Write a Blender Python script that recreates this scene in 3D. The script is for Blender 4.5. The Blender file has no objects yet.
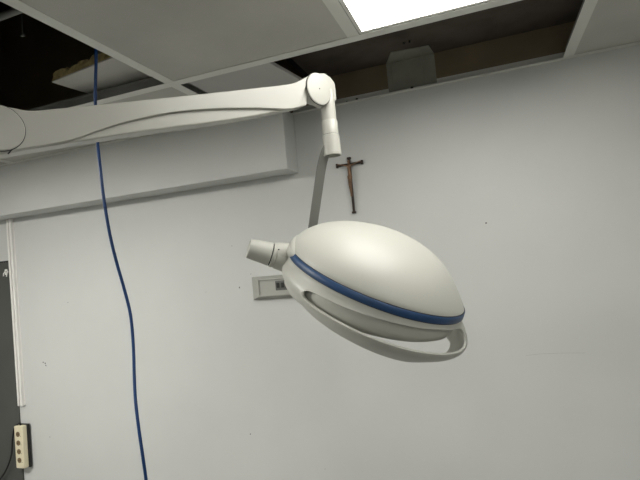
import bpy, bmesh, math, random
import numpy as np
from mathutils import Vector, Matrix
random.seed(7)
C = bpy.context.scene.collection
PI = math.pi

# ---------------------------------------------------------------- camera
# calibrated from the vanishing points of the ceiling grid; world X along the wall, Y into the wall, Z up
RM = np.array([[0.93873136, -0.10225201, -0.32913213],
               [0.33197996, 0.01171694, 0.94321366],
               [-0.09258907, -0.99468952, 0.04494468]])
FP = 483.0
CAM = Vector((0, 0, 1.9))
H = 0.603                       # ceiling above the camera
cam = bpy.data.cameras.new('camera'); co = bpy.data.objects.new('camera', cam); C.objects.link(co)
cam.sensor_width = 36; cam.lens = FP / 640 * 36; cam.clip_start = 0.02; cam.clip_end = 50
mw = Matrix.Identity(4)
for i in range(3):
    mw[i][0] = RM[i][0]; mw[i][1] = -RM[i][1]; mw[i][2] = -RM[i][2]; mw[i][3] = CAM[i]
co.matrix_world = mw
bpy.context.scene.camera = co
S = bpy.context.scene
S.view_settings.view_transform = 'Standard'; S.view_settings.look = 'None'
S.view_settings.gamma = 1; S.view_settings.use_curve_mapping = False
S.view_settings.exposure = 1.14
w = bpy.data.worlds.new('world'); S.world = w; w.use_nodes = True
w.node_tree.nodes['Background'].inputs[0].default_value = (0.9, 0.95, 1, 1)
w.node_tree.nodes['Background'].inputs[1].default_value = 0.02
PANEL2 = 7.5                    # brighter, for the added unseen panels behind and to the right
PANEL3 = 19.0                   # strongest, for the added unseen panel on the left
PANEL = 3.6                     # radiance of the one ceiling light panel in view

def cw(v):                      # vector from camera axes (right, down, forward) to world
    return Vector([float(sum(RM[i][j] * v[j] for j in range(3))) for i in range(3)])
def at(px, py, d):              # point seen at px, py at camera depth d
    return CAM + cw(((px - 320) / FP * d, (py - 240) / FP * d, d))
def hz(x, y, z):                # point given in units of the camera to ceiling height
    return Vector((x * H, y * H, 1.9 + z * H))
def on_y(px, py, y):            # point on the vertical plane y
    d = cw(((px - 320) / FP, (py - 240) / FP, 1)); return CAM + d * (y / d.y)
def on_z(px, py, z):
    d = cw(((px - 320) / FP, (py - 240) / FP, 1)); return CAM + d * ((z - 1.9) / d.z)

# ---------------------------------------------------------------- materials
def mat(name, col, rough=0.6, var=0.0, scale=6, metal=0, bump=0, bscale=80, emit=None, strength=0, coat=0, spec=0.5):
    m = bpy.data.materials.new(name); m.use_nodes = True
    nt = m.node_tree; b = nt.nodes['Principled BSDF']
    b.inputs['Base Color'].default_value = (*col, 1)
    b.inputs['Roughness'].default_value = rough; b.inputs['Metallic'].default_value = metal
    b.inputs['Coat Weight'].default_value = coat; b.inputs['Coat Roughness'].default_value = .15
    b.inputs['Specular IOR Level'].default_value = spec
    tc = nt.nodes.new('ShaderNodeTexCoord')
    if var:
        n = nt.nodes.new('ShaderNodeTexNoise'); n.inputs['Scale'].default_value = scale; n.inputs['Detail'].default_value = 5
        nt.links.new(tc.outputs['Object'], n.inputs['Vector'])
        r = nt.nodes.new('ShaderNodeValToRGB')
        r.color_ramp.elements[0].position = .3; r.color_ramp.elements[1].position = .7
        r.color_ramp.elements[0].color = (*[c * (1 - var) for c in col], 1)
        r.color_ramp.elements[1].color = (*[min(1, c * (1 + var)) for c in col], 1)
        nt.links.new(n.outputs['Fac'], r.inputs['Fac']); nt.links.new(r.outputs['Color'], b.inputs['Base Color'])
    if bump:
        n2 = nt.nodes.new('ShaderNodeTexNoise'); n2.inputs['Scale'].default_value = bscale; n2.inputs['Detail'].default_value = 4
        nt.links.new(tc.outputs['Object'], n2.inputs['Vector'])
        bp = nt.nodes.new('ShaderNodeBump'); bp.inputs['Strength'].default_value = bump; bp.inputs['Distance'].default_value = .002
        nt.links.new(n2.outputs['Fac'], bp.inputs['Height']); nt.links.new(bp.outputs['Normal'], b.inputs['Normal'])
    if emit:
        b.inputs['Emission Color'].default_value = (*emit, 1); b.inputs['Emission Strength'].default_value = strength
    return m
M = dict(
    wall=mat('wall_paint', (.665, .673, .655), .55, .035, 2.2, bump=.25, bscale=25),
    tile=mat('ceiling_tile_board', (.56, .55, .51), .9, .09, 3.5, bump=.3, bscale=160),
    tile2=mat('ceiling_tile_plain', (.52, .51, .49), .9, .04, 5),
    tee=mat('grid_metal_white', (.78, .78, .73), .45),
    web=mat('grid_web_bare_metal', (.22, .22, .21), .6, .1, 20),
    wool=mat('mineral_wool', (.50, .40, .19), 1, .3, 60, bump=1, bscale=60),
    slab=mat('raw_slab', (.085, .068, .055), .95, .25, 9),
    dark=mat('unlit_void_slab', (.005, .005, .005), 1, .4, 5),  # near-black stands in for the unlit void over the left bay
    sheet=mat('pale_sheet', (.30, .30, .255), .7, .08, 20),
    lamp=mat('lamp_enamel', (.51, .51, .462), .46, .012, 4, coat=.05),
    arm=mat('arm_enamel', (.455, .45, .405), .36, .015, 4, coat=.1),
    yoke=mat('yoke_grey', (.20, .20, .185), .6, .03, 10),
    blue=mat('blue_rubber', (.018, .060, .155), .45, .08, 20),
    seam=mat('seam_dark', (.03, .03, .03), .7),
    lens=mat('lens_glass', (.55, .57, .58), .12, .03, 30),
    cable=mat('blue_cable_jacket', (.005, .042, .16), .45, .05, 30),
    black=mat('black_rubber', (.012, .012, .012), .5, .1, 30),
    door=mat('door_dark_grey', (.075, .077, .07), .5, .08, 6),
    trunk=mat('pvc_trunking', (.90, .88, .85), .45, .02, 10),
    cream=mat('cream_plastic', (.82, .75, .54), .4, .03, 20),
    socket=mat('socket_brown', (.22, .15, .07), .5, .1, 30),
    boxm=mat('box_plastic', (.43, .43, .39), .5, .03, 10),
    boxd=mat('box_dark', (.12, .12, .11), .5, .1, 30),
    bronze=mat('bronze', (.22, .13, .075), .4, .4, 60, metal=.5),
    wood=mat('dark_wood', (.035, .02, .014), .5, .3, 60),
    floor=mat('floor_vinyl', (.14, .137, .128), .5, .05, 4),
    scuff=mat('scuff_mark', (.42, .42, .40), .8),
    hole=mat('drill_hole', (.05, .045, .04), 1),
    diff3=mat('added_diffuser_left', (.9, .9, .9), .5, emit=(1, .985, .93), strength=PANEL3),
    diff2=mat('added_diffuser', (.9, .9, .9), .5, emit=(1, .985, .93), strength=PANEL2),
    diff=mat('light_diffuser', (.9, .9, .9), .5, emit=(1, .985, .93), strength=PANEL),
)
# the far wall: white paint up to the ceiling line, bare brown plaster above it
def wall_far_mat():
    m = M['wall'].copy(); m.name = 'wall_paint_and_bare_plaster'; nt = m.node_tree; b = nt.nodes['Principled BSDF']
    src = b.inputs['Base Color'].links[0].from_socket
    tc = [n for n in nt.nodes if n.type == 'TEX_COORD'][0]
    sp = nt.nodes.new('ShaderNodeSeparateXYZ'); nt.links.new(tc.outputs['Object'], sp.inputs[0])
    gt = nt.nodes.new('ShaderNodeMath'); gt.operation = 'GREATER_THAN'; gt.inputs[1].default_value = 1.9 + H + .004
    nt.links.new(sp.outputs['Z'], gt.inputs[0])
    n = nt.nodes.new('ShaderNodeTexNoise'); n.inputs['Scale'].default_value = 7; nt.links.new(tc.outputs['Object'], n.inputs['Vector'])
    r = nt.nodes.new('ShaderNodeValToRGB'); r.color_ramp.elements[0].color = (.15, .12, .075, 1); r.color_ramp.elements[1].color = (.27, .21, .135, 1)
    nt.links.new(n.outputs['Fac'], r.inputs['Fac'])
    mx = nt.nodes.new('ShaderNodeMix'); mx.data_type = 'RGBA'
    nt.links.new(gt.outputs[0], mx.inputs['Factor']); nt.links.new(src, mx.inputs['A']); nt.links.new(r.outputs['Color'], mx.inputs['B'])
    nt.links.new(mx.outputs['Result'], b.inputs['Base Color'])
    return m
M['far'] = wall_far_mat()

# ---------------------------------------------------------------- helpers
def finish(bm, name, m, parent=None, smooth=False, bevel=0, seg=2, mats=None):
    me = bpy.data.meshes.new(name)
    bmesh.ops.remove_doubles(bm, verts=bm.verts, dist=1e-6)
    bmesh.ops.recalc_face_normals(bm, faces=bm.faces)
    bm.to_mesh(me); bm.free()
    o = bpy.data.objects.new(name, me); C.objects.link(o)
    for k in ([m] + (mats or [])): me.materials.append(M[k] if isinstance(k, str) else k)
    if smooth:
        me.polygons.foreach_set('use_smooth', [True] * len(me.polygons))
        try: me.set_sharp_from_angle(angle=math.radians(smooth if smooth is not True else 40))
        except Exception: pass
    if bevel:
        b = o.modifiers.new('bevel', 'BEVEL'); b.width = bevel; b.segments = seg; b.limit_method = 'ANGLE'
        b.harden_normals = False
        me.polygons.foreach_set('use_smooth', [True] * len(me.polygons))
        try: me.set_sharp_from_angle(angle=math.radians(35))
        except Exception: pass
    if parent: o.parent = parent
    return o
def box(bm, x0, x1, y0, y1, z0, z1, mi=0, mtx=None):
    v = [bm.verts.new((x, y, z)) for x in (x0, x1) for y in (y0, y1) for z in (z0, z1)]
    if mtx: 
        for q in v: q.co = mtx @ q.co
    for f in ((0, 1, 3, 2), (4, 6, 7, 5), (0, 4, 5, 1), (2, 3, 7, 6), (0, 2, 6, 4), (1, 5, 7, 3)):
        bm.faces.new([v[i] for i in f]).material_index = mi
def basis(z):
    z = z.normalized(); a = Vector((0, 0, 1)) if abs(z.z) < .9 else Vector((1, 0, 0))
    x = a.cross(z).normalized(); return x, z.cross(x), z
def lathe(bm, A, B, prof, seg=48, mi=0, caps=True):
    """prof: list of (s, r), s metres from A towards B"""
    x, y, z = basis(B - A); rows = []
    for s, r in prof:
        rows.append([bm.verts.new(A + z * s + (x * math.cos(2 * PI * k / seg) + y * math.sin(2 * PI * k / seg)) * r) for k in range(seg)])
    for a, b in zip(rows, rows[1:]):
        for k in range(seg):
            bm.faces.new((a[k], a[(k + 1) % seg], b[(k + 1) % seg], b[k])).material_index = mi
    if caps:
        for r in (rows[0][::-1], rows[-1]): bm.faces.new(r).material_index = mi
def smoothpath(pts, n=12):
    out = []
    P = [pts[0] * 2 - pts[1]] + list(pts) + [pts[-1] * 2 - pts[-2]]
    for i in range(1, len(P) - 2):
        for k in range(n):
            t = k / n; a, b, c, d = P[i - 1], P[i], P[i + 1], P[i + 2]
            out.append(.5 * ((2 * b) + (c - a) * t + (2 * a - 5 * b + 4 * c - d) * t * t + (3 * b - a - 3 * c + d) * t ** 3))
    return out + [pts[-1]]
def sweep(bm, path, rx, ry=None, seg=16, side=None, rect=False, mi=0):
    """sweep an ellipse or a rounded bar along a path; side = fixed direction of the rx axis"""
    ry = rx if ry is None else ry; rows = []
    x = None
    for i, p in enumerate(path):
        t = (path[min(i + 1, len(path) - 1)] - path[max(i - 1, 0)]).normalized()
        if side is not None: x = (side - t * side.dot(t)).normalized()
        elif x is None: x = basis(t)[0]
        else: x = (x - t * x.dot(t)).normalized()
        y = t.cross(x); row = []
        for k in range(seg):
            a = 2 * PI * (k + .5) / seg; c, s = math.cos(a), math.sin(a)
            if rect: 
                e = .3; c = math.copysign(abs(c) ** e, c); s = math.copysign(abs(s) ** e, s)
            rxi = rx[i] if isinstance(rx, list) else rx
            row.append(bm.verts.new(p + x * c * rxi + y * s * (ry if not isinstance(ry, list) else ry[i])))
        rows.append(row)
    for a, b in zip(rows, rows[1:]):
        for k in range(seg): bm.faces.new((a[k], a[(k + 1) % seg], b[(k + 1) % seg], b[k])).material_index = mi
    bm.faces.new(rows[0][::-1]).material_index = mi; bm.faces.new(rows[-1]).material_index = mi
def tag(o, label=None, cat=None, group=None, kind=None):
    if label: o['label'] = label
    if cat: o['category'] = cat
    if group: o['group'] = group
    if kind: o['kind'] = kind
    return o
def thing(name, loc, label, cat, group=None):
    o = bpy.data.objects.new(name, None); C.objects.link(o); o.location = loc; o.empty_display_size = .05
    bpy.context.view_layer.update()
    return tag(o, label, cat, group)
def adopt(o, root):             # parent while keeping world-space vertex data
    o.parent = root; o.matrix_parent_inverse = root.matrix_world.inverted(); return o
def world_root(root): bpy.context.view_layer.update(); return root

# ---------------------------------------------------------------- the room
YW = 2.99 * H                   # far wall
ZC = 1.9 + H                    # underside of the ceiling grid
ZS = 1.9 + 1.2 * H              # raw slab over the right-hand opening
XL, XR, YB = -3.3, 2.7, -2.6
def slabbox(name, m, x0, x1, y0, y1, z0, z1, **k):
    bm = bmesh.new(); box(bm, x0, x1, y0, y1, z0, z1); return tag(finish(bm, name, m, **k), kind='structure')
slabbox('floor', 'floor', XL - .1, XR + .1, YB - .1, YW + .12, -.1, 0)
slabbox('wall_left', 'wall', XL - .1, XL, YB, YW, 0, ZC + .9)
slabbox('wall_right', 'wall', XR, XR + .1, YB, YW, 0, ZC + .9)
slabbox('wall_front', 'wall', XL - .1, XR + .1, YB - .1, YB, 0, ZC + .9)
bm = bmesh.new(); box(bm, XL - .1, XR + .1, YW, YW + .12, 0, ZC + .9)
# drill holes, pits and a scratch on the wall paint
def speck(px, py, r, n=7):
    c = on_y(px, py, YW) - Vector((0, .0006, 0))
    vs = [bm.verts.new(c + Vector((math.cos(2 * PI * k / n), 0, math.sin(2 * PI * k / n))) * r * 1.6 * random.uniform(.7, 1.2)) for k in range(n)]
    bm.faces.new(vs[::-1]).material_index = 1
for px, py, r in [(43.3, 362.3, .0026), (45.2, 363.2, .0028), (46, 365.5, .0022), (239.5, 287.5, .0024), (251, 274, .0012), (206, 292, .001),
                  (486, 223, .0018), (68, 302.5, .0014), (50, 437, .0014), (250.5, 434, .0016), (232, 246, .001), (325, 469, .0009)]:
    speck(px, py, r)
a = [on_y(px, py, YW) - Vector((0, .0005, 0)) for px, py in [(526, 355.6), (540, 354), (560, 353.2), (585, 353)]]
for p, q in zip(a, a[1:]):
    bm.faces.new([bm.verts.new(p), bm.verts.new(q), bm.verts.new(q + Vector((0, 0, .0008))), bm.verts.new(p + Vector((0, 0, .0008)))]).material_index = 2
o = finish(bm, 'wall_back', M['far'], mats=['hole', 'scuff']); tag(o, kind='structure')
# structural slab over the ceiling void, lower to the right
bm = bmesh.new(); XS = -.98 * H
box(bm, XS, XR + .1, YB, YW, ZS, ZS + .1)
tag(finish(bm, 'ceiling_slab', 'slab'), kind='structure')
bm = bmesh.new(); box(bm, XL - .1, XS, YB, YW, ZC + .8, ZC + .9); box(bm, XS - .02, XS, YB, YW, ZC + .12, ZC + .8)  # raised and near-black, so the void's darkness sits in shape and colour
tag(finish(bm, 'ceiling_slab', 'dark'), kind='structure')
# plaster soffit along the far wall
x1, yf, zb = -1.148 * H, 2.80 * H, 1.9 + .604 * H
bm = bmesh.new(); box(bm, XL, x1, yf, YW, zb, ZC + .001)
o = finish(bm, 'ceiling_soffit', 'wall', bevel=.003, seg=2); tag(o, kind='structure')

# ceiling grid and the tiles no camera position near the photograph's looks at closely
GX = [(-1.478 + .9955 * k) * H for k in range(-4, 6)]          # bars running into the wall
GY = [(2.125 - .9955 * k) * H for k in range(0, 8)]            # bars along the wall
W2 = .027 * H                                                  # half flange width
bm = bmesh.new()
def tee_x(x, y0, y1):
    box(bm, x - W2, x + W2, y0, y1, ZC, ZC + .0012); box(bm, x - .001, x + .001, y0, y1, ZC + .0012, ZC + .032, 1); box(bm, x - .004, x + .004, y0, y1, ZC + .030, ZC + .036, 1)
def tee_y(y, x0, x1):
    box(bm, x0, x1, y - W2, y + W2, ZC - .0006, ZC + .0008); box(bm, x0, x1, y - .001, y + .001, ZC + .0008, ZC + .034, 1); box(bm, x0, x1, y - .004, y + .004, ZC + .030, ZC + .036, 1)
for gx in GX:
    if XL < gx < XR: tee_x(gx, YB, GY[1] if gx == GX[3] else GY[0] if gx == GX[5] else YW)
for gy in GY:
    if gy > YB: tee_y(gy, XL, XR)
tag(finish(bm, 'trim_1', 'tee', mats=['web']), kind='structure')
# wall angle
bm = bmesh.new()
ya = YW - .022
box(bm, x1, XR, ya, YW, ZC - .001, ZC + .0006); box(bm, x1, XR, YW - .0015, YW, ZC + .0006, ZC + .024)
box(bm, XL, x1, yf - .02, yf, ZC - .001, ZC + .0006)
tag(finish(bm, 'trim_2', 'tee'), kind='structure')

def cell(i, j):                 # i: column index right of bar i, j: row index behind bar j
    return GX[i], GX[i + 1], GY[j + 1] if j >= 0 else GY[0], GY[j] if j >= 0 else YW
COLA = 4                        # GX[4] is the bar seen upper left
g = W2 * .6
special = {(COLA - 2, 0), (COLA, -1), (COLA + 1, -1), (COLA - 1, 0), (COLA, 0), (COLA + 2, -1), (COLA - 1, -1), (COLA + 1, 0)}
panels = {(COLA + 1, 0): 'rectangular ceiling light panel glowing white at the top edge above the open ceiling bay',
          (COLA - 2, 1): 'added unseen ceiling light panel to the left of the photographer',  # this and the next two are unseen, added to brighten the wall
          (COLA + 1, 4): 'added unseen ceiling light panel directly behind the photographer',
          (COLA + 3, 2): 'added unseen ceiling light panel to the right of the photographer'
          }
bm = bmesh.new()
for i in range(len(GX) - 1):
    for j in range(-1, len(GY) - 1):
        if (i, j) in special or (i, j) in panels: continue
        xa, xb, y0, y1 = cell(i, j); xa = max(xa, XL); xb = min(xb, XR); y0 = max(y0, YB)
        if j == -1 and xb < x1: y1 = yf
        if xb - xa < .05 or y1 - y0 < .05: continue
        box(bm, xa + .004, xb - .004, y0 + .004, y1 - .003, ZC + .0014, ZC + .014)
tag(finish(bm, 'ceiling', 'tile'), kind='structure')

def tile(name, x0, x1_, y0, y1, m, label, z=ZC + .0014, t=.012):
    bm = bmesh.new(); box(bm, x0 + .004, x1_ - .004, y0 + .004, y1 - .003, z, z + t)
    return tag(finish(bm, name, m, bevel=.0015), label, 'ceiling tile')
xa, xb, y0, y1 = cell(COLA, 0)
tile('ceiling_tile', xa, xb, y0, y1, 'tile', 'large square grey ceiling tile at the top, left of the glowing light panel')
xa, xb, y0, y1 = cell(COLA + 2, -1)
tile('ceiling_tile', xa, xb, y0, y1, 'tile', 'grey ceiling tile in the top right corner, right of the open bay')
xa, xb, y0, y1 = cell(COLA - 1, -1)
tile('ceiling_tile', xa, xb, y0, yf, 'tile', 'ceiling tile beside the soffit, mostly behind the white lamp arm')
# cut tile piece: lies between soffit end and open bay
bm = bmesh.new()
pts = [(-1.402, 2.14), (-.935, 2.14), (-.80, 2.975), (-1.402, 2.975)]
# the right edge runs aslant, the piece has been pushed out of square
pts = [(-1.403, 2.13), (-.938, 2.13), (-.835, 2.79), (-1.403, 2.79)]
z0 = ZC + .0016
lo = [bm.verts.new((x * H, y * H, z0)) for x, y in pts]; hi = [bm.verts.new((x * H, y * H, z0 + .012)) for x, y in pts]
bm.faces.new(lo[::-1]); bm.faces.new(hi)
for k in range(4): bm.faces.new((lo[k], lo[(k + 1) % 4], hi[(k + 1) % 4], hi[k]))
tag(finish(bm, 'ceiling_tile', 'tile2', bevel=.001), 'narrow cut ceiling tile behind the lamp arm, with gaps at both sides', 'ceiling tile')
# raised tile lying askew over the left opening with its torn mineral wool edge
zt = ZC + .05
c4 = [on_z(52, 82.5, zt), on_z(91, 94.5, zt), on_z(172, 71, zt), on_z(116, 56.5, zt)]
bm = bmesh.new()
lo = [bm.verts.new(p) for p in c4]; hi = [bm.verts.new(p + Vector((0, 0, .004))) for p in c4]
bm.faces.new(lo); bm.faces.new(hi[::-1])
for k in range(4): bm.faces.new((lo[k], lo[(k + 1) % 4], hi[(k + 1) % 4], hi[k]))
rt = finish(bm, 'ceiling_tile', 'tile'); tag(rt, 'loose ceiling tile lying askew inside the dark open bay, torn brown edge', 'ceiling tile')
bm = bmesh.new(); n = 26; rows = []
inner = (c4[1] - c4[0]) * .9
for k in range(n + 1):
    t = k / n; p = c4[0].lerp(c4[3], t); j1 = random.uniform(-.003, .004); hgt = .029 + .0025 * math.sin(t * 17) + random.uniform(-.004, .004)
    if .60 < t < .68: hgt += .008
    d = inner.normalized()
    rows.append([bm.verts.new(p + d * (.001 + j1) + Vector((0, 0, .004))), bm.verts.new(p + d * (.004 - j1) + Vector((0, 0, .004 + hgt * .55))),
                 bm.verts.new(p + d * (.008 + j1) + Vector((0, 0, .004 + hgt))), bm.verts.new(p + inner + Vector((0, 0, .004 + hgt * .9))), bm.verts.new(p + inner + Vector((0, 0, .004)))])
for a, b in zip(rows, rows[1:]):
    for k in range(5): bm.faces.new((a[k], b[k], b[(k + 1) % 5], a[(k + 1) % 5]))
bm.faces.new(rows[0]); bm.faces.new(rows[-1][::-1])
wl = finish(bm, 'insulation', 'wool', smooth=60, parent=rt); wl['label'] = 'yellow-brown mineral wool torn along the edge'
# grey pipe inside the left void
bm = bmesh.new(); p0 = on_z(-40, 32, ZC + .16); p1 = on_z(21, 9, ZC + .16)
p1b = p1 + (p1 - p0) * 1.2
sweep(bm, smoothpath([p0 + (p0 - p1) * 2, p0, p1, p1b]), .010, seg=20)
tag(finish(bm, 'conduit_pipe', 'yoke', smooth=True), 'thin grey pipe in the dark ceiling void at the top left corner', 'pipe')
# hanger wire bracket in the left void
bm = bmesh.new(); hp = on_z(22, 24, ZC + .2)
box(bm, hp.x - .0015, hp.x + .0015, hp.y - .0015, hp.y + .0015, hp.z - .03, ZC + .8); box(bm, hp.x - .006, hp.x + .006, hp.y - .004, hp.y + .004, hp.z - .038, hp.z - .03)
tag(finish(bm, 'ceiling_hanger', 'boxd'), 'small metal hanger in the dark void at the top left', 'hanger')
# pale plastered sheet on the wall inside the right-hand opening, folding onto the slab
a0 = on_y(389, 92, YW); a1 = on_y(437, 82, YW)
bm = bmesh.new(); t = .008
nl, nr = on_z(390.5, 52, ZS), on_z(428.5, 45, ZS)
def prism(bm, base, up):
    lo = [bm.verts.new(p) for p in base]; hi = [bm.verts.new(p + up) for p in base]
    bm.faces.new(lo[::-1]); bm.faces.new(hi); n = len(base)
    for k in range(n): bm.faces.new((lo[k], lo[(k + 1) % n], hi[(k + 1) % n], hi[k]))
zb_ = ZC + .01
for (xa, xb, t) in ((a0.x, a1.x, .003), (a0.x + .014, a0.x + .018, .0055), (a1.x - .045, a1.x - .041, .0055)):
    prism(bm, [Vector((xa, YW, zb_)), Vector((xb, YW, zb_)), Vector((xb, YW, ZS)), Vector((xa, YW, ZS))], Vector((0, -t, 0)))
    fr = lambda x: nl.lerp(nr, (x - a0.x) / (a1.x - a0.x))
    prism(bm, [fr(xa), fr(xb), Vector((xb, YW, ZS)), Vector((xa, YW, ZS))], Vector((0, 0, -t)))
tag(finish(bm, 'folded_sheet', 'sheet', bevel=.002), 'pale grey folded sheet fixed to the brown wall inside the open ceiling bay', 'sheet')
for px, py in ((404, 42.5), (409.5, 40.8)):
    c = on_z(px, py, ZS)
    bm = bmesh.new(); lathe(bm, c, c - Vector((0, 0, 1)), [(0, .0035), (.006, .0035), (.007, .0022)], 12)
    tag(finish(bm, 'anchor_bolt', 'black', smooth=True), 'small dark bolt in the slab above the pale folded sheet', 'bolt', 'bolts in the slab above the folded sheet')
for px, py, lb in ((347, 102.5, 'dark screw on the wall trim just right of the lamp joint'), (357, 99.5, 'second dark screw on the wall trim, between joint and folded sheet'), (412, 88, 'dark screw on the wall trim below the pale folded sheet')):
    c = on_y(px, py, YW - .0015)
    bm = bmesh.new(); lathe(bm, c, c - Vector((0, 1, 0)), [(0, .005), (.003, .005), (.0045, .003)], 12)
    tag(finish(bm, 'screw', 'black', smooth=True), lb, 'screw')

# ceiling light panels
def light(i, j, label, m='diff'):
    xa, xb, y0, y1 = cell(i, j); c = Vector(((xa + xb) / 2, (y0 + y1) / 2, ZC))
    r = thing('ceiling_light', c, label, 'ceiling light')
    bm = bmesh.new(); e = W2 + .001; f = .010
    A = (xa + e, xb - e, y0 + e, y1 - e)
    for (p, q, s, t) in ((A[0], A[1], A[2], A[2] + f), (A[0], A[1], A[3] - f, A[3]), (A[0], A[0] + f, A[2] + f, A[3] - f), (A[1] - f, A[1], A[2] + f, A[3] - f)):
        box(bm, p, q, s, t, ZC + .0012, ZC + .012)
    box(bm, A[0], A[1], A[2], A[3], ZC + .0125, ZC + .03)
    adopt(finish(bm, 'frame', 'tee'), r)
    bm = bmesh.new(); box(bm, A[0] + f, A[1] - f, A[2] + f, A[3] - f, ZC + .003, ZC + .012)
    adopt(finish(bm, 'diffuser', m), r)
for (i, j), lb in panels.items(): light(i, j, lb, 'diff' if (i, j) == (COLA + 1, 0) else 'diff3' if i < COLA else 'diff2')

# ---------------------------------------------------------------- left side of the wall
YD = YW - .007
pe = on_y(10.8, 270, YD); pe2 = on_y(17.3, 400, YD)
xdoor = (pe.x + pe2.x) / 2; zdoor = on_y(0, 261.5, YD).z
dr = thing('door_1', (xdoor - .45, YW, 0), None, None); tag(dr, kind='structure')
bm = bmesh.new(); box(bm, max(XL + .01, xdoor - .9), xdoor, YD, YW, .01, zdoor - .0085); adopt(finish(bm, 'door_leaf', 'door', bevel=.002), dr)
bm = bmesh.new(); box(bm, max(XL + .01, xdoor - .9), xdoor, YD + .0035, YW, zdoor - .008, zdoor)
adopt(finish(bm, 'door_seal', 'black'), dr)
# white rosette hook
hc = on_y(6.5, 272, YD)
bm = bmesh.new()
for k in range(6):
    a = 2 * PI * k / 6; c = hc + Vector((math.cos(a) * .008, 0, math.sin(a) * .011))
    sweep(bm, [c, c + Vector((0, -.003, 0))], .0052, seg=10)
sweep(bm, smoothpath([hc + Vector((-.002, -.003, 0)), hc + Vector((-.012, -.006, -.006)), hc + Vector((-.015, -.006, -.02))], 6), .003, seg=8)
sweep(bm, smoothpath([hc + Vector((.004, -.003, -.004)), hc + Vector((.008, -.006, -.014)), hc + Vector((.006, -.006, -.024))], 6), .003, seg=8)
tag(finish(bm, 'wall_hook', 'trunk', smooth=50), 'small white ornamental hook on the upper corner of the dark door', 'hook')
# vertical white cable trunking, two ribs
tz0 = on_y(20, 405, YW).z; tz1 = zb
xt = (on_y(15, 300, YW).x + on_y(20.5, 400, YW).x) / 2
bm = bmesh.new()
xr = (on_y(18.7, 280, YW).x + on_y(24.6, 400, YW).x) / 2
box(bm, xdoor + .006, xr, YW - .004, YW, tz0, tz1)
wd = xr - xdoor
box(bm, xdoor + .007, xdoor + wd * .46, YW - .018, YW - .004, tz0, tz1); box(bm, xdoor + wd * .62, xr - .002, YW - .018, YW - .004, tz0, tz1)
tag(finish(bm, 'cable_trunking', 'trunk', bevel=.0012), 'narrow white vertical cable trunking on the wall beside the dark door', 'cable trunking')
# power strip hanging at the door edge
st = on_y(14, 425, YD - .02); sb = on_y(21, 467, YD - .02); sr = on_y(27, 425, YD - .02)
pz1, pz0 = st.z, sb.z
psx0 = on_y(15.0, 446, YD - .035).x; psx1 = on_y(23.4, 446, YD - .035).x
ps = thing('power_strip', (psx0, YD, pz0), 'cream power strip with four sockets hanging beside the dark door', 'power strip')
bm = bmesh.new(); box(bm, psx0, psx1, YD - .036, YD - .010, pz0, pz1)
adopt(finish(bm, 'housing', 'cream', bevel=.004, seg=3), ps)
bm = bmesh.new(); box(bm, psx0 + .004, psx1 + .008, YD - .010, YD - .0002, pz0 - .003, pz1 + .003)  # black edge on the right stands for the strip's shadowed thickness
adopt(finish(bm, 'shaded_back', 'black', bevel=.001), ps)
xc = (psx0 + psx1) / 2 - .002
for k in range(4):
    zc = pz1 - (pz1 - pz0) * (.19 + .205 * k); c = Vector((xc, YD - .0362, zc))
    bm = bmesh.new(); lathe(bm, c + Vector((0, .0005, 0)), c - Vector((0, 1, 0)), [(0, .0125), (.002, .0125), (.002, .0105), (.0012, .0095), (.0012, .004), (.0012, .0001)], 24)
    s = adopt(finish(bm, 'socket', 'socket', smooth=30), ps)
    for dx in (-1, 1):
        bm = bmesh.new(); q = c + Vector((dx * .0045, -.0013, .001 * dx)); lathe(bm, q, q - Vector((0, 1, 0)), [(0, .0022), (.0006, .0022)], 10)
        h_ = finish(bm, 'pin_hole', 'black'); h_.parent = s
    bm = bmesh.new(); q = Vector((xc + .016, YD - .0362, zc - .009)); lathe(bm, q, q - Vector((0, 1, 0)), [(0, .0016), (.0008, .0016)], 8)
    adopt(finish(bm, 'screw_head', 'seam'), ps)
cp = [Vector((xc + .001, YD - .02, pz1 - .002)), Vector((xc - .003, YD - .022, pz1 + .010))] + [on_y(px, py, YD - .02) for px, py in ((14.5, 428), (12.4, 440), (11.3, 455), (6, 470), (-2, 482), (-14, 500))]
bm = bmesh.new(); sweep(bm, smoothpath(cp, 10), .0042, seg=10)
cb = adopt(finish(bm, 'power_cord', 'black', smooth=True), ps)

# ---------------------------------------------------------------- wall box and crucifix
def wx(px, py): p = on_y(px, py, YW); return p.x, p.z
bx0, bz0 = wx(255, 299.5); _, bz1 = wx(255, 277)
_, bzm = wx(258, 299); bx1 = wx(330, 290)[0]
wb = thing('wall_box', (bx0, YW, bz0), 'small pale grey wall-mounted box with sloping edges, half hidden behind the lamp head', 'wall box')
bm = bmesh.new(); dp = .035; e = .012
v0 = [(bx0, bz0), (bx1, bz0), (bx1, bz1), (bx0, bz1)]
v1 = [(bx0 + .036, bz0 + e), (bx1 - .036, bz0 + e), (bx1 - .036, bz1 - e), (bx0 + .036, bz1 - e)]
b_ = [bm.verts.new((x, YW, z)) for x, z in v0]; m_ = [bm.verts.new((x, YW - .012, z)) for x, z in v0]; t_ = [bm.verts.new((x, YW - dp, z)) for x, z in v1]
i_ = [bm.verts.new((x + sx * .004, YW - dp, z + sz * .004)) for (x, z), sx, sz in zip(v1, (1, -1, -1, 1), (1, 1, -1, -1))]
j_ = [bm.verts.new((v.co.x, YW - dp + .006, v.co.z)) for v in i_]
for A, B in ((b_, m_), (m_, t_), (t_, i_), (i_, j_)):
    for k in range(4): bm.faces.new((A[k], A[(k + 1) % 4], B[(k + 1) % 4], B[k]))
bm.faces.new(j_); bm.faces.new(b_[::-1])
adopt(finish(bm, 'housing', 'boxm', bevel=.0008), wb)
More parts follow.
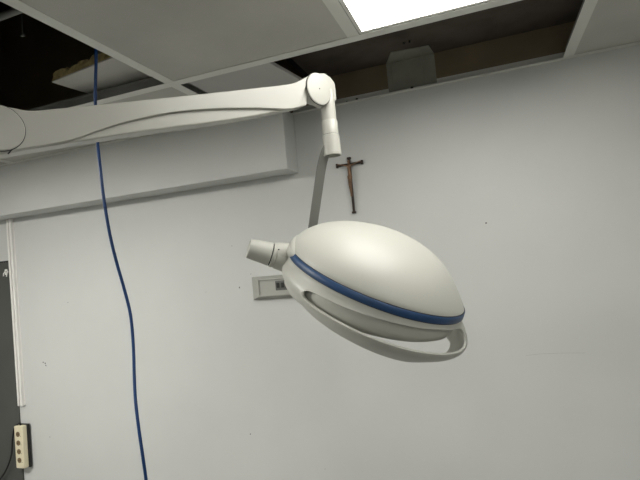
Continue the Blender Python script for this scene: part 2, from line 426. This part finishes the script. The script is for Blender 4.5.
x_ = wx(279, 290)[0]; zc = (bz0 + bz1) / 2
bm = bmesh.new(); box(bm, x_, x_ + .065, YW - dp + .0035, YW - dp + .006, zc - .014, zc + .024)
f_ = adopt(finish(bm, 'control_panel', 'boxd', bevel=.001), wb); f_['label'] = 'dark grey control panel'
bm = bmesh.new()
for k in range(3): box(bm, x_ + .006 + k * .02, x_ + .018 + k * .02, YW - dp + .0005, YW - dp + .0035, zc - .004, zc + .016)
s_ = finish(bm, 'switch', 'seam', bevel=.001); s_.parent = f_
bm = bmesh.new(); box(bm, bx0 + .03, bx1 - .03, YW - dp + .002, YW - dp + .006, bz0 + .016, bz0 + .020); adopt(finish(bm, 'ledge', 'boxm'), wb)

top = on_y(349.5, 157.5, YW); bot = on_y(354.3, 213.5, YW); cl = on_y(336.8, 166.8, YW); cr = on_y(363.5, 161.8, YW)
cx = (top.x + bot.x) / 2; zx = (cl.z + cr.z) / 2; hw = (cr.x - cl.x) / 2
cf = thing('crucifix', (cx, YW, bot.z), 'small dark crucifix with a bronze figure on the white wall', 'crucifix')
y0 = YW - .010
bm = bmesh.new(); box(bm, cx - .0042, cx + .0042, y0, YW, bot.z, top.z)
box(bm, cx - .0075, cx + .0075, y0 - .001, YW, bot.z, bot.z + .008); box(bm, cx - .0075, cx + .0075, y0 - .001, YW, top.z - .008, top.z)
adopt(finish(bm, 'upright', 'wood', bevel=.001), cf)
bm = bmesh.new(); box(bm, cx - hw, cx + hw, y0 - .001, YW - .001, zx - .0036, zx + .0036)
for s in (-1, 1): box(bm, cx + s * (hw - .004) - .004, cx + s * (hw - .004) + .004, y0 - .002, YW, zx - .008, zx + .008)
adopt(finish(bm, 'crossbar', 'wood', bevel=.001), cf)
# figure: one continuous skinned body
V = [(0, 0, -.042, .0075), (0, -.002, -.020, .0068), (0, -.002, -.004, .0085), (0, -.003, .006, .0038), (.001, -.006, .014, .0062), (.001, -.005, .020, .0045),
     (-.011, -.002, -.001, .004), (-.028, 0, .005, .003), (-.047, 0, .010, .0024), (.011, -.002, -.001, .004), (.028, 0, .005, .003), (.047, 0, .010, .0024),
     (-.004, -.003, -.050, .0055), (-.003, -.009, -.078, .0042), (-.0015, -.002, -.112, .003), (-.001, -.006, -.122, .003),
     (.004, -.003, -.050, .0055), (.003, -.009, -.078, .0042), (.0015, -.003, -.112, .003), (.001, -.007, -.122, .003)]
E_ = [(0, 1), (1, 2), (2, 3), (3, 4), (4, 5), (2, 6), (6, 7), (7, 8), (2, 9), (9, 10), (10, 11), (0, 12), (12, 13), (13, 14), (14, 15), (0, 16), (16, 17), (17, 18), (18, 19)]
me = bpy.data.meshes.new('figure'); me.from_pydata([(cx + a, y0 - .006 + b, zx - .006 + c) for a, b, c, d in V], E_, [])
fg = bpy.data.objects.new('figure', me); C.objects.link(fg); me.materials.append(M['bronze'])
sk = fg.modifiers.new('skin', 'SKIN'); sk.use_smooth_shade = True
for i, v in enumerate(me.skin_vertices[0].data): v.radius = (V[i][3], V[i][3] * .8); v.use_root = (i == 0)
ss = fg.modifiers.new('sub', 'SUBSURF'); ss.levels = 1; ss.render_levels = 1
adopt(fg, cf); fg['label'] = 'bronze figure with outstretched arms'
bm = bmesh.new(); box(bm, cx - .009, cx + .009, y0 - .013, y0 - .004, zx - .060, zx - .046)
lc = finish(bm, 'loincloth', 'bronze', bevel=.003); lc.parent = fg

# ---------------------------------------------------------------- blue cable hanging from the open bay
top = on_z(96, 52, ZC)
yc = top.y
pts = [(101, 20, 1.0), (97.5, 36, 1.0), (96, 52, 1), (95.6, 78, 1), (95.4, 104, 1), (97.5, 141, 1), (100.5, 170, 1), (104, 200, 1), (110, 235, 1), (116.5, 262, 1), (124.5, 290, 1), (130.5, 315, 1), (133.3, 345, 1), (134.3, 375, 1), (135.5, 400, 1), (139, 430, 1), (143, 458, 1), (147, 488, 1), (150, 530, 1)]
path = [on_y(px, py, yc + (.02 * math.sin(k * .7) if k > 5 else 0)) for k, (px, py, _) in enumerate(pts)]
path = [Vector((path[2].x - .02, yc, ZC + .6)), Vector((path[2].x - .01, yc, ZC + .3)), Vector((path[2].x, yc, ZC + .1))] + path[2:]
e_ = path[-1]; path += [Vector((e_.x + .01, e_.y, e_.z - .3)), Vector((e_.x, e_.y + .02, .4)), Vector((e_.x - .05, e_.y, .02))]
bm = bmesh.new(); sweep(bm, smoothpath(path, 8), .0040, seg=12)
tag(finish(bm, 'hanging_cable', 'cable', smooth=True), 'thin blue cable hanging from the dark open ceiling bay in front of the wall', 'cable')

# ---------------------------------------------------------------- surgical lamp
P1 = at(-1, 128, .73); P2 = at(318.3, 89.3, 1.20)
lampr = thing('surgical_lamp', at(331, 156, 1.2), 'large white surgical lamp with oval blue-banded head on a long ceiling-hung arm', 'lamp')
ax = (P2 - P1); L = ax.length; ax.normalize()
ny = ax.cross(Vector((0, 0, 1))).normalized()                   # towards the camera side or away
if ny.dot(CAM - P1) < 0: ny = -ny
az = ny.cross(ax).normalized(); az = az if az.z > 0 else -az
AM = Matrix(((ax.x, ny.x, az.x, P1.x), (ax.y, ny.y, az.y, P1.y), (ax.z, ny.z, az.z, P1.z), (0, 0, 0, 1)))
AMI = AM.inverted()
TH = .024                                                       # half thickness of the arm, its near face carries the end discs
def on_arm(px, py, off=0.0):                                    # pixel on the near face, in arm coordinates
    d = cw(((px - 320) / FP, (py - 240) / FP, 1)); o0 = P1 + ny * off
    t = (o0 - CAM).dot(ny) / d.dot(ny); q = AMI @ (CAM + d * t); return q.x, q.z
def extrude_profile(pl, y0, y1, name, m, parent, bevel=.008, seg=4):
    bm = bmesh.new()
    a = [bm.verts.new(AM @ Vector((x, y0, z))) for x, z in pl]; b = [bm.verts.new(AM @ Vector((x, y1, z))) for x, z in pl]
    bm.faces.new(a); bm.faces.new(b[::-1]); n = len(pl)
    for k in range(n): bm.faces.new((a[k], a[(k + 1) % n], b[(k + 1) % n], b[k]))
    return adopt(finish(bm, name, m, bevel=bevel, seg=seg), parent)
def spline2(pp, n=6):
    return [(v.x, v.y) for v in smoothpath([Vector((a, b, 0)) for a, b in pp], n)]
tope = [(-14, 104), (12, 107.5), (31, 110.5), (62, 108), (125, 101.8), (200, 94), (260, 87.5), (289, 84), (300, 80.5), (309, 75.5)]
bote = [(309, 104), (299, 106.5), (259, 114.5), (214, 121.5), (130, 132.5), (80, 140.5), (31, 148), (8, 152), (-14, 155)]
scoop = [(300, 107), (287.5, 109), (256.5, 108), (214, 108.8), (172, 112.5), (130, 121), (100, 130), (80, 137.5), (60, 142.5), (31, 147.5), (8, 151.5), (-14, 154)]
pl_top = spline2([on_arm(*p) for p in tope]); pl_bot = spline2([on_arm(*p) for p in bote]); pl_sc = spline2([on_arm(*p) for p in scoop])
body = extrude_profile(pl_top + pl_bot, -2 * TH + .002, -.007, 'spring_arm', 'arm', lampr, bevel=.006)
cov = extrude_profile(pl_top + pl_sc, -.0085, 0, 'arm_cover', 'arm', body, bevel=.004, seg=3)
cov.parent = body; cov.matrix_parent_inverse = Matrix.Identity(4)
def adopt2(o, part): o.parent = part; return o     # parts sit at world identity, so their children need no offset
# end discs, each with a fine dark seam and a centre dimple
def disc(px, py, r, name, knuckle):
    x, z = on_arm(px, py); c = AM @ Vector((x, 0, z)); out = ny
    bm = bmesh.new(); lathe(bm, c - out * (2 * TH), c + out, [(0, r - .021), (.004, r - .017), (.014, r - .011), (.030, r - .005), (.042, r - .001), (2 * TH + .001, r)], 64)
    k = adopt2(finish(bm, knuckle, 'arm', smooth=True), body)
    bm = bmesh.new(); lathe(bm, c + out * .0005, c + out, [(0, r + .0012), (.0014, r + .0012)], 64); adopt2(finish(bm, 'seam', 'seam'), body)
    bm = bmesh.new(); lathe(bm, c + out * .0012, c + out * 2, [(0, r), (.0018, r), (.0030, r - .0012), (.0034, r - .004)], 64); adopt2(finish(bm, name, 'arm', smooth=35), body)
    return c
cR = disc(318.3, 89.3, .0400, 'joint_disc', 'joint_knuckle')
cL = disc(-2, 128, .0352, 'joint_disc', 'joint_knuckle')
bm = bmesh.new(); c = cR + ny * .0046; lathe(bm, c, c + ny, [(0, .0016), (.0008, .0016)], 12); adopt2(finish(bm, 'pin', 'seam'), body)
q0 = on_arm(8, 154, 0); q1 = on_arm(11.5, 150, 0)
bm = bmesh.new(); a, b = AM @ Vector((q0[0], .001, q0[1])), AM @ Vector((q1[0], .001, q1[1])); sweep(bm, [a, b], .0011, seg=8); adopt2(finish(bm, 'slot', 'seam'), body)
# elbow and vertical swivel tube, plumb
cE = cR - ny * TH
tb = at(332.7, 156.5, 1.24)                                     # bottom centre of the tube
tubex, tubey = tb.x, tb.y
zz = lambda py: (at(331, py, 1.24)).z
bm = bmesh.new()
A = Vector((tubex, tubey, zz(88)))
lathe(bm, A, A + Vector((0, 0, -1)), [(0, .010), (.003, .015), (.008, .0185), (A.z - zz(105), .0188)], 40)
el = adopt(finish(bm, 'elbow', 'arm', smooth=True), lampr)
bm = bmesh.new()
extr = [on_arm(*p, -.018) for p in ((317, 74), (322, 74.5), (327.5, 78), (332, 84), (333.4, 92), (334.2, 102), (321, 107), (309, 98))]
el2 = extrude_profile(extr, -2 * TH + .012, -.006, 'elbow_cheek', 'arm', lampr, bevel=.006); adopt2(el2, el)
zt_, zr0, zr1, zb2 = zz(104), zz(120.5), zz(135), zz(156)
A = Vector((tubex, tubey, zt_)); D = Vector((0, 0, -1))
bm = bmesh.new(); lathe(bm, A, A + D, [(0, .0188), (zt_ - zr0, .0188), (zt_ - zr0, .0198), (zt_ - zr0 + .001, .0205), (zt_ - zr1 - .001, .0205)], 48)
adopt(finish(bm, 'swivel_tube', 'arm', smooth=35), lampr)
bm = bmesh.new(); A2 = Vector((tubex, tubey, zr1 + .0012)); lathe(bm, A2, A2 + D, [(0, .0200), (.0014, .0200)], 48); adopt(finish(bm, 'seam', 'seam'), lampr)
bm = bmesh.new(); A3 = Vector((tubex, tubey, zr1)); l3 = zr1 - zb2
lathe(bm, A3, A3 + D, [(0, .0205), (.0015, .0218), (l3 - .0015, .0232), (l3, .0222), (l3, .0195), (l3 - .008, .019)], 48)
slv = adopt(finish(bm, 'sleeve', 'arm', smooth=35), lampr)

# ---- lamp head
K = 1.12
hn = Vector((0.3292, -0.9232, -0.1965)); hn.normalize()
hu = hn.cross(Vector((0, 0, 1))).normalized(); hv = hn.cross(hu)
HN, HU, HV = cw(hn), cw(hu), cw(hv)
HC = CAM + cw((.1160 * K, .0768 * K, K)); R = .1885 * K; DH = .1035 * K
def hp_(x, y, z): return HC + HU * x + HV * y + HN * z
def rev(prof, name, m, parent, seg=128, smooth=40, cap0=False, cap1=False, tilt=0, solid=0):
    bm = bmesh.new(); rows = []
    for r, z in prof:
        if r < 1e-6: rows.append([bm.verts.new(hp_(0, 0, z))]); continue
        rows.append([bm.verts.new(hp_(r * math.cos(2 * PI * k / seg), r * math.sin(2 * PI * k / seg), z + tilt * math.cos(2 * PI * k / seg) * (z / -.06))) for k in range(seg)])
    for a, b in zip(rows, rows[1:]):
        for k in range(seg):
            if len(b) == 1: bm.faces.new((a[k], a[(k + 1) % seg], b[0]))
            elif len(a) == 1: bm.faces.new((a[0], b[(k + 1) % seg], b[k]))
            else: bm.faces.new((a[k], a[(k + 1) % seg], b[(k + 1) % seg], b[k]))
    if cap0: bm.faces.new(rows[0])
    if cap1: bm.faces.new(rows[-1])
    return adopt(finish(bm, name, m, smooth=smooth), lampr) if parent is None else adopt2(finish(bm, name, m, smooth=smooth), parent)
BH = .0074
head = rev([(R * .95, -.002), (R * .965, -.012), (R * .965, -.032), (R * .958, -.048), (R * .94, -.062), (R * .90, -.069), (R * .88, -.067), (R * .87, -.061)], 'lamp_head', 'lamp', None, cap0=True, tilt=-.013)
head['label'] = 'oval white lamp housing with a blue band'
rev([(R * .872, -.0615), (R * .5, -.064), (0, -.065)], 'lens', 'lens', head, tilt=-.013)
dome = []
for k in range(41):
    t = PI / 2 * k / 40; r = R * (math.cos(t) ** 1.10 if k < 40 else 0); z = DH * math.sin(t)
    if z > BH + .0020: dome.append((r, z))
rd = dome[0][0]
dome = [(rd - .005, BH + .0012), (rd - .0005, BH + .0016)] + dome
dm = rev(dome, 'dome', 'lamp', head, smooth=30)
def fall(cz, z): return 1 - .095 * ((1 - cz) / 2) ** 2 * math.sin(PI * min(1, max(0, (z - BH) / (DH - BH)))) ** .8
for v in dm.data.vertices:                                      # the dome falls away more steeply towards its free end
    d = v.co - HC; z = d.dot(HN); rad = d - HN * z; rl = rad.length
    if rl > 1e-5: v.co = HC + HN * z + rad * fall(rad.dot(HU) / rl, z)
rev([(R * .975, -BH), (R * 1.001, -BH), (R * 1.004, -BH + .001), (R * .999, BH - .001), (R * .993, BH), (R * .96, BH)], 'blue_band', 'blue', head, smooth=50)
rev([(R * .97, -BH - .0016), (R * .996, -BH - .0016), (R * .998, -BH), (R * .97, -BH)], 'seam', 'seam', head)
rev([(R * .95, BH - .0004), (R * .9915, BH - .0004), (R * .990, BH + .0014), (R * .95, BH + .0014)], 'seam', 'seam', head)
# grip ring with a long slot at the front and at the back
QR = [.990, 1.030, 1.048, .94, .775]; QA = [0, .25, .5, .75, 1]
def interp(x, xs, ys): return float(np.interp(x, xs, ys))
# smooth cubic through the radii
cf_ = np.polyfit(QA, QR, 4)
def skirt(T, a):
    r = float(np.polyval(cf_, a)); dep = a * (.101 - .015 * math.cos(T)) * K + BH + .0016 - .009 * a
    rad = R * r * (1 - .021 * math.sin(PI * a / 2) * math.cos(T) - (.030 if math.cos(T) > 0 else .080) * math.sin(PI * a) * math.cos(T))
    return hp_(rad * math.cos(T), rad * math.sin(T), -dep)
tu = ([45, 50, 68, 87, 105, 127, 150, 158], [.39, .385, .37, .345, .31, .27, .255, .25])
thh = ([45, 50, 68, 87, 105, 127, 150, 158], [.145, .145, .155, .183, .19, .188, .165, .155])
T0, T1F, T1B = 46.5, 160.0, 172.0
def slot(deg):
    d = abs(deg); T1 = T1F if deg > 0 else T1B; tt = (2 * d - T0 - T1) / (T1 - T0)
    mid = interp(d, *tu) if T0 <= d <= T1 else interp(min(max(d, T0), T1), *tu)
    if abs(tt) >= 1: return mid, mid, False
    s = (1 - abs(tt) ** 14) ** .5; h = interp(d, *thh) * s
    return mid - h, mid + h, True
spread = lambda T1: [T0 + (T1 - T0) * (1 - math.cos(PI * k / 110)) / 2 for k in range(111)]
degs = sorted(set([round(x, 5) for x in spread(T1F)] + [round(-x, 5) for x in spread(T1B)] + [float(x) for x in np.arange(-44, 45, 2)] + [float(x) for x in np.arange(162, 188, 2)]))
degs = sorted(set([d if d <= 180 else d - 360 for d in degs]))
bm = bmesh.new(); cols = []; NR = 10; AEF = .93
for d in degs:
    a0_, a1_, op = slot(d); T = math.radians(d)
    AE = interp(d, [-180, -120, -40, 0, 40, 130, 165, 180], [.70, .66, .72, .86, .93, .93, .76, .70])
    up = [bm.verts.new(skirt(T, a0_ * k / NR)) for k in range(NR + 1)]
    if op: dn = [bm.verts.new(skirt(T, a1_ + (AE - a1_) * k / NR)) for k in range(NR + 1)]
    else: dn = [up[-1]] + [bm.verts.new(skirt(T, a1_ + (AE - a1_) * k / NR)) for k in range(1, NR + 1)]
    cols.append((up, dn))
n = len(cols)
for k in range(n):
    (u0, d0), (u1, d1) = cols[k], cols[(k + 1) % n]
    for r in range(NR):
        bm.faces.new((u0[r], u0[r + 1], u1[r + 1], u1[r])); bm.faces.new((d0[r], d0[r + 1], d1[r + 1], d1[r]))
grip = adopt2(finish(bm, 'grip_ring', 'lamp', smooth=60), head)
so = grip.modifiers.new('solid', 'SOLIDIFY'); so.thickness = .0050; so.offset = -1
bv = grip.modifiers.new('bevel', 'BEVEL'); bv.width = .0018; bv.segments = 3; bv.limit_method = 'ANGLE'; bv.angle_limit = math.radians(50)

# pivot stub on the left of the head
A = at(248.3, 248.2, 1.105); B = at(288, 259, 1.125); px_ = 1.11 / FP
def pr(l): return [(s * px_, r * px_) for s, r in l]
bm = bmesh.new(); lathe(bm, A, B, pr([(1.2, 7.6), (0.2, 8.4), (0, 9.2), (.5, 9.9), (22.3, 11.9), (22.8, 11.4)]), 48)
st_ = adopt2(finish(bm, 'pivot_stub', 'lamp', smooth=35), head)
bm = bmesh.new(); lathe(bm, A, B, pr([(22.5, 11.2), (24.3, 11.2)]), 48); adopt2(finish(bm, 'seam', 'seam'), head)
bm = bmesh.new(); lathe(bm, A, B, pr([(23.8, 11.6), (24.2, 12.4), (26.8, 12.7), (27, 12.1), (28.3, 12.1), (28.5, 12.9), (33, 13.4), (38, 13.9), (44, 13.6), (49, 11.5)]), 48)
lathe(bm, at(277.5, 255.3, 1.12), at(301, 254.6, 1.12), pr([(0, 12.9), (6, 12.6), (12, 12), (20, 10)]), 48)
adopt2(finish(bm, 'pivot_collar', 'lamp', smooth=35), head)
# saddle hugging the dome edge
def head_r(z):
    if z <= BH: return R * 1.003
    t = math.asin(min(1, z / DH)); return R * math.cos(t) ** 1.10
bm = bmesh.new(); NA, NP = 12, 64; cen = bm.verts.new(hp_(head_r(.006) + .004, 0, .006)); prev = None
for a in range(1, NA + 1):
    ro = a / NA; row = []
    for k in range(NP):
        f_ = 2 * PI * k / NP; T = math.radians(-2 + ro * math.cos(f_) * 26); z = .006 + ro * math.sin(f_) * .021
        rr = head_r(z) + .004 * (1 - ro ** 8) - .001 * (a == NA)
        row.append(bm.verts.new(hp_(rr * math.cos(T), rr * math.sin(T), z)))
    for k in range(NP):
        if prev is None: bm.faces.new((cen, row[k], row[(k + 1) % NP]))
        else: bm.faces.new((prev[k], row[k], row[(k + 1) % NP], prev[(k + 1) % NP]))
    prev = row
bk = [bm.verts.new(v.co - HU * .012) for v in prev]
for k in range(NP): bm.faces.new((prev[k], bk[k], bk[(k + 1) % NP], prev[(k + 1) % NP]))
bm.faces.new(bk)
adopt2(finish(bm, 'pivot_saddle', 'lamp', smooth=True), head)
c = at(278.7, 249.5, 1.0865); bm = bmesh.new(); lathe(bm, c, c + cw((0, 0, 1)), [(0, .0016), (.006, .0016)], 12); adopt2(finish(bm, 'pin', 'seam'), head)

# grey yoke bar from the tube down behind the head to its far side
side = cw((1, .15, 0))
end = hp_(-R * .1, -R * 1.0, -.004)
yp = [Vector((tubex, tubey, zz(150))), at(327.0, 149, 1.235), at(322.0, 165, 1.25), at(317.4, 195, 1.275), at(312.6, 228, 1.305), at(308.0, 258, 1.335), at(318, 278, 1.36), end + HV * -.025, end]
bm = bmesh.new(); pth = smoothpath(yp, 10)
sweep(bm, pth, .0122, .005, seg=24, side=side, rect=True)
yk = adopt(finish(bm, 'yoke', 'yoke', smooth=50), lampr); yk['label'] = 'grey flat support bar'

# drop tube from the ceiling, carrying the left end of the arm
q = P1 - ax * .10 - ny * TH
bm = bmesh.new(); sweep(bm, smoothpath([P1 - ny * TH - ax * .01, P1 - ny * TH - ax * .06, q - Vector((0, 0, .012)), q + Vector((0, 0, .05)), Vector((q.x, q.y, ZC + .3))], 8), .022, seg=32)
adopt(finish(bm, 'drop_tube', 'arm', smooth=True), lampr)
bm = bmesh.new(); A = Vector((q.x, q.y, ZC - .03)); lathe(bm, A, A + Vector((0, 0, 1)), [(0, .026), (.002, .05), (.029, .075)], 48); adopt(finish(bm, 'ceiling_flange', 'arm', smooth=35), lampr)
